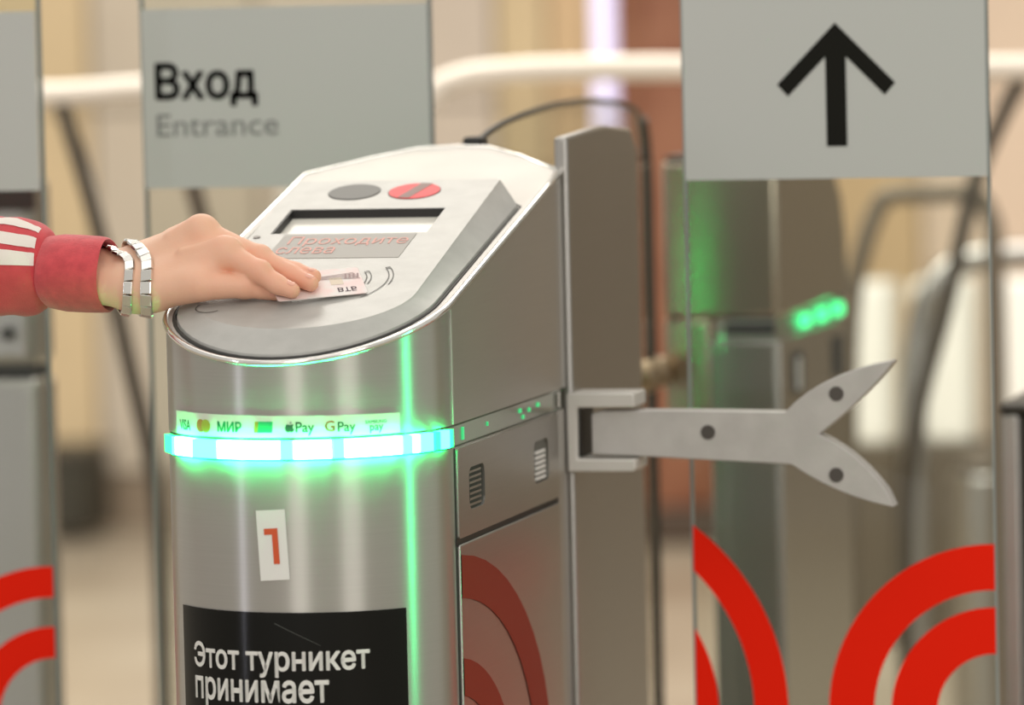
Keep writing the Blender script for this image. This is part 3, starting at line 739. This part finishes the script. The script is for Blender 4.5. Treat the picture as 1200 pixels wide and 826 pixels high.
# tendons along the back of the hand
for a, b_ in ((WM, mM), (W2, rM), (W1, iM)):
    aa = g(a)*.45+g(b_)*.55+g((0, -.006, .016)); bb = g(b_)+g((-.002, -.004, .0085))
    D = smin(D, cone(tuple(aa), tuple(bb), .0040, .0050), .006)

def surface_nets(D, gx, gy, gz):
    nx, ny, nz = D.shape; ins = D < 0
    cnt = np.zeros((nx-1, ny-1, nz-1), np.float32); P = np.zeros((nx-1, ny-1, nz-1, 3), np.float32)
    idx = lambda a, n_: slice(a, n_-1+a)
    corners = [(i, j, k) for i in (0, 1) for j in (0, 1) for k in (0, 1)]
    for i, c0 in enumerate(corners):
        for c1 in corners[i+1:]:
            if sum(abs(a-b_) for a, b_ in zip(c0, c1)) != 1: continue
            d0 = D[idx(c0[0], nx), idx(c0[1], ny), idx(c0[2], nz)]; d1 = D[idx(c1[0], nx), idx(c1[1], ny), idx(c1[2], nz)]
            cr = (d0 < 0) != (d1 < 0); den = np.where(cr, d0-d1, 1); t = np.where(cr, d0/den, 0)
            cnt += cr
            for ax in range(3): P[..., ax] += np.where(cr, c0[ax]+(c1[ax]-c0[ax])*t, 0)
    act = cnt > 0; ids = -np.ones(act.shape, np.int64); ids[act] = np.arange(act.sum())
    base = np.argwhere(act); V = P[act]/cnt[act][:, None]+base
    hh_ = gx[1]-gx[0]; V = V*hh_+np.array([gx[0], gy[0], gz[0]])
    F = []
    for ax in range(3):
        sl0 = [slice(None)]*3; sl1 = [slice(None)]*3; sl0[ax] = slice(0, -1); sl1[ax] = slice(1, None)
        s0, s1 = ins[tuple(sl0)], ins[tuple(sl1)]
        ed = np.argwhere(s0 != s1); o1, o2 = [a for a in range(3) if a != ax]
        ok = (ed[:, o1] > 0) & (ed[:, o2] > 0) & (ed[:, o1] < ins.shape[o1]-1) & (ed[:, o2] < ins.shape[o2]-1)
        ed = ed[ok]; flip = s0[tuple(ed.T)]
        def cell(a, b_):
            q = ed.copy(); q[:, o1] -= a; q[:, o2] -= b_; return ids[tuple(q.T)]
        Q = np.stack([cell(1, 1), cell(0, 1), cell(0, 0), cell(1, 0)], 1)
        if ax == 1: Q = Q[:, ::-1]
        Q[~flip] = Q[~flip][:, ::-1]
        F.append(Q)
    return V, np.concatenate(F)
V, F = surface_nets(D, gx, gy, gz)
# two passes of neighbour smoothing
for _ in range(2):
    acc = np.zeros_like(V); c = np.zeros(len(V))
    for a, b_ in ((0, 1), (1, 2), (2, 3), (3, 0)):
        np.add.at(acc, F[:, a], V[F[:, b_]]); np.add.at(c, F[:, a], 1)
        np.add.at(acc, F[:, b_], V[F[:, a]]); np.add.at(c, F[:, b_], 1)
    V = V*.45+acc/c[:, None]*.55
me = bpy.data.meshes.new('person'); me.from_pydata(V.tolist(), [], F.tolist())
bm = bmesh.new(); bm.from_mesh(me); bmesh.ops.recalc_face_normals(bm, faces=bm.faces); bm.to_mesh(me); bm.free()
for q in me.polygons: q.use_smooth = True
me.materials.append(SKIN)
pe = bpy.data.objects.new('person', me); C.objects.link(pe)
tag(pe, 'person in red striped sleeve, hand pressing a card on the reader', 'person')
# finger nails
NAIL = mat('nail', lin(.90, .66, .58), .25)
def nail(tip, prev, upv, L, Wd, r):
    tp, pv, u_ = Vector(tip), Vector(prev), Vector(upv)
    ax = (tp-pv).normalized(); u_ = (u_-ax*u_.dot(ax)).normalized(); sd = ax.cross(u_)
    vs = []; fs = []; nu, nv = 7, 7
    for i in range(nu):
        for j in range(nv):
            s_ = i/(nu-1)*2-1; q = j/(nv-1)*2-1
            ww = math.sqrt(max(0, 1-s_*s_*.85)); a = q*ww*Wd/r
            c_ = tp+ax*(-.002+s_*L/2)
            rr2 = r*(1-.18*max(0, s_)**2)
            vs.append(c_+u_*math.cos(a)*rr2+sd*math.sin(a)*rr2)
    for i in range(nu-1):
        for j in range(nv-1): fs.append((i*nv+j, i*nv+j+1, (i+1)*nv+j+1, (i+1)*nv+j))
    o = MB().add(vs, fs).build('fingernail', NAIL, pe, smooth=80)
nail(iT, iD, (.1, -.25, 1), .010, .0046, .0081)
nail(mT, mD, (.1, -.25, 1), .010, .0046, .0081)
nail(rT, rD, (.1, -.25, 1), .009, .0042, .0077)
nail(tT, tI, (-.1, -1, .2), .010, .0048, .0082)

# sleeve, cuff, stripes
FABR = mat('red_knit', lin(.84, .29, .32), .85, noise=(lin(.79, .25, .285), 60), bump=.35, bscale=900, Sheen_Weight=.3)
FABC = mat('red_ribbing', lin(.845, .31, .34), .85, noise=(lin(.77, .27, .30), 90), bump=.3, bscale=700, Sheen_Weight=.3)
FABW = mat('white_stripe', lin(.93, .90, .87), .8, bump=.2, bscale=700)
prof_s = [(-.80, .064), (-.60, .057), (-.45, .0515), (-.37, .0485), (-.33, .0475), (-.305, .0478), (-.285, .0468), (-.272, .0440), (-.264, .0405), (-.259, .0365), (-.257, .0335)]
def sl_c(x):
    t = (x+.257)/(-.55)
    return (.138+.03*t, 1.0205+.012*t)
def sl_r(x):
    for (x0, r0_), (x1, r1_) in zip(prof_s, prof_s[1:]):
        if x0 <= x <= x1: return r0_+(r1_-r0_)*(x-x0)/(x1-x0)
    return prof_s[-1][1] if x > prof_s[-1][0] else prof_s[0][1]
def sl_p(x, a, off=0.):
    yc, zc = sl_c(x); r = sl_r(x)+off
    wr = .0012*math.sin(x*130+3*math.sin(a*2))+.0009*math.sin(a*5+x*60)
    if x > -.265: wr *= .3
    r += wr
    return (x, yc-r*.95*math.cos(a), zc+r*math.sin(a)*(1.0))
xs = []
for (x0, _), (x1, _) in zip(prof_s, prof_s[1:]):
    k = max(2, int((x1-x0)/.008))
    xs += [x0+(x1-x0)*i/k for i in range(k)]
xs.append(prof_s[-1][0])
sv = MB().rings([[sl_p(x, 2*PI*k/48) for k in range(48)] for x in xs]).build('sleeve', FABR, pe, smooth=70)
for a0, hw_ in ((14, 9), (38.5, 8.5), (66, 7.5)):
    rows = []
    for x in xs[:-3]:
        if x < -.79: continue
        kk = 1. if x < -.28 else 1.
        row = []
        for q in range(6):
            bend = (6*max(0, (-.285-x))/.1 if a0 > 30 else 0)
            a = math.radians(a0+min(bend, 12)+hw_*(-1+2*q/5))
            row.append(sl_p(x, a, .0007))
        rows.append(row)
    MB().rings(rows, caps=False, closed=False).build('sleeve_stripe', FABW, sv, smooth=70)
cp = [(-.261, .0300), (-.2565, .0340), (-.24, .0366), (-.22, .0366), (-.205, .0362), (-.1985, .0355), (-.1965, .0340), (-.1985, .0325), (-.215, .0315)]
def cf_p(x, r, a):
    t = (x+.197)/(-.06); yc, zc = .132+.003*t, 1.0130+.003*t
    return (x+.0008*math.sin(3*a), yc-r*1.13*math.cos(a), zc+r*math.sin(a))
b = MB()
b.rings([[cf_p(x, r+.0003*math.cos(60*2*PI*k/120), 2*PI*k/120) for k in range(120)] for x, r in cp], caps=False)
b.build('cuff', FABC, pe, smooth=70)

# bracelet of steel links wound twice round the wrist
LINK = mat('bracelet_steel', (.80, .79, .76, 1), .22, 1)
LINKD = mat('bracelet_dark', (.16, .15, .13, 1), .35, .9)
br = thing('bracelet', (-.168, .132, 1.0), 'silver link bracelet wound twice around the wrist next to the red cuff', 'bracelet')
def loop_pt(a, xc_, ax_, sk):
    ca, sa = math.cos(a), math.sin(a)
    # tilted oval cross-section of the wrist
    x = xc_+ax_*ca+sk*sa; r = .018
    while r < .06:
        i, j, k = int(round((x-hx0)/h)), int(round((.132-r*ca-hy0)/h)), int(round((1.0085+r*sa-hz0)/h))
        if D[i, j, k] > .0022: break
        r += .0004
    return r
for xc_, ax_, sk, wd, m0 in ((-.1890, .0255, .000, .0105, 0), (-.1685, .0240, -.002, .0125, 1)):
    N = 20
    rad = [loop_pt(2*PI*q/120, xc_, ax_, sk) for q in range(120)]
    rad = [sum(rad[(q+e) % 120] for e in range(-4, 5))/9 for q in range(120)]
    def on(a):
        q = a/(2*PI)*120; i = int(math.floor(q)); f_ = q-i
        r = rad[i % 120]*(1-f_)+rad[(i+1) % 120]*f_
        return Vector((xc_+ax_*math.cos(a)+sk*math.sin(a), .132-r*math.cos(a), 1.0085+r*math.sin(a)))
    fine = [on(2*PI*q/400) for q in range(401)]
    acc_ = [0]
    for q in range(400): acc_.append(acc_[-1]+(fine[q+1]-fine[q]).length)
    N = int(acc_[-1]/.0118)
    for k in range(N):
        want = acc_[-1]*(k+.5)/N; q = next(i_ for i_ in range(401) if acc_[i_] >= want)
        a = 2*PI*q/400
        pnt = on(a); nx_ = on(a+.05); tang = (nx_-pnt).normalized()
        cen = Vector((pnt.x, .132, 1.0085)); nor = (pnt-cen); nor = (nor-tang*nor.dot(tang)).normalized(); wv = tang.cross(nor).normalized()
        Lk = acc_[-1]/N*.5; b = MB()
        prf = [(-1, -.0013), (-.8, .0013), (.8, .0013), (1, -.0013)]
        b.rings([[pnt+tang*(s*Lk)+wv*(q*wd/2)+nor*hgt for q, hgt in prf] for s in (-.94, .94)])
        b.build('link', LINK, br, smooth=0, bevel=.0005)
    b = MB()
    ring_ = [on(2*PI*k/60) for k in range(60)]
    b.loop_tube([q+(Vector((q.x, .132, 1.0085))-q).normalized()*.0016 for q in ring_], .0016, 6).build('link_core', LINKD, br, smooth=80)

# things of a kind stand in one group
for o in list(C.objects):
    if o.parent is None and 'label' in o:
        k = o.name.split('.')[0]
        g_ = {'glass_barrier': 'glass panels with frosted signs and red arcs', 'handrail': 'ivory handrails behind the gates',
              'barrier_hoop': 'rounded barrier hoops behind the arrow glass', 'white_patch_box': 'white boxes for bright patches at the back right'}.get(k)
        if g_: o['group'] = g_
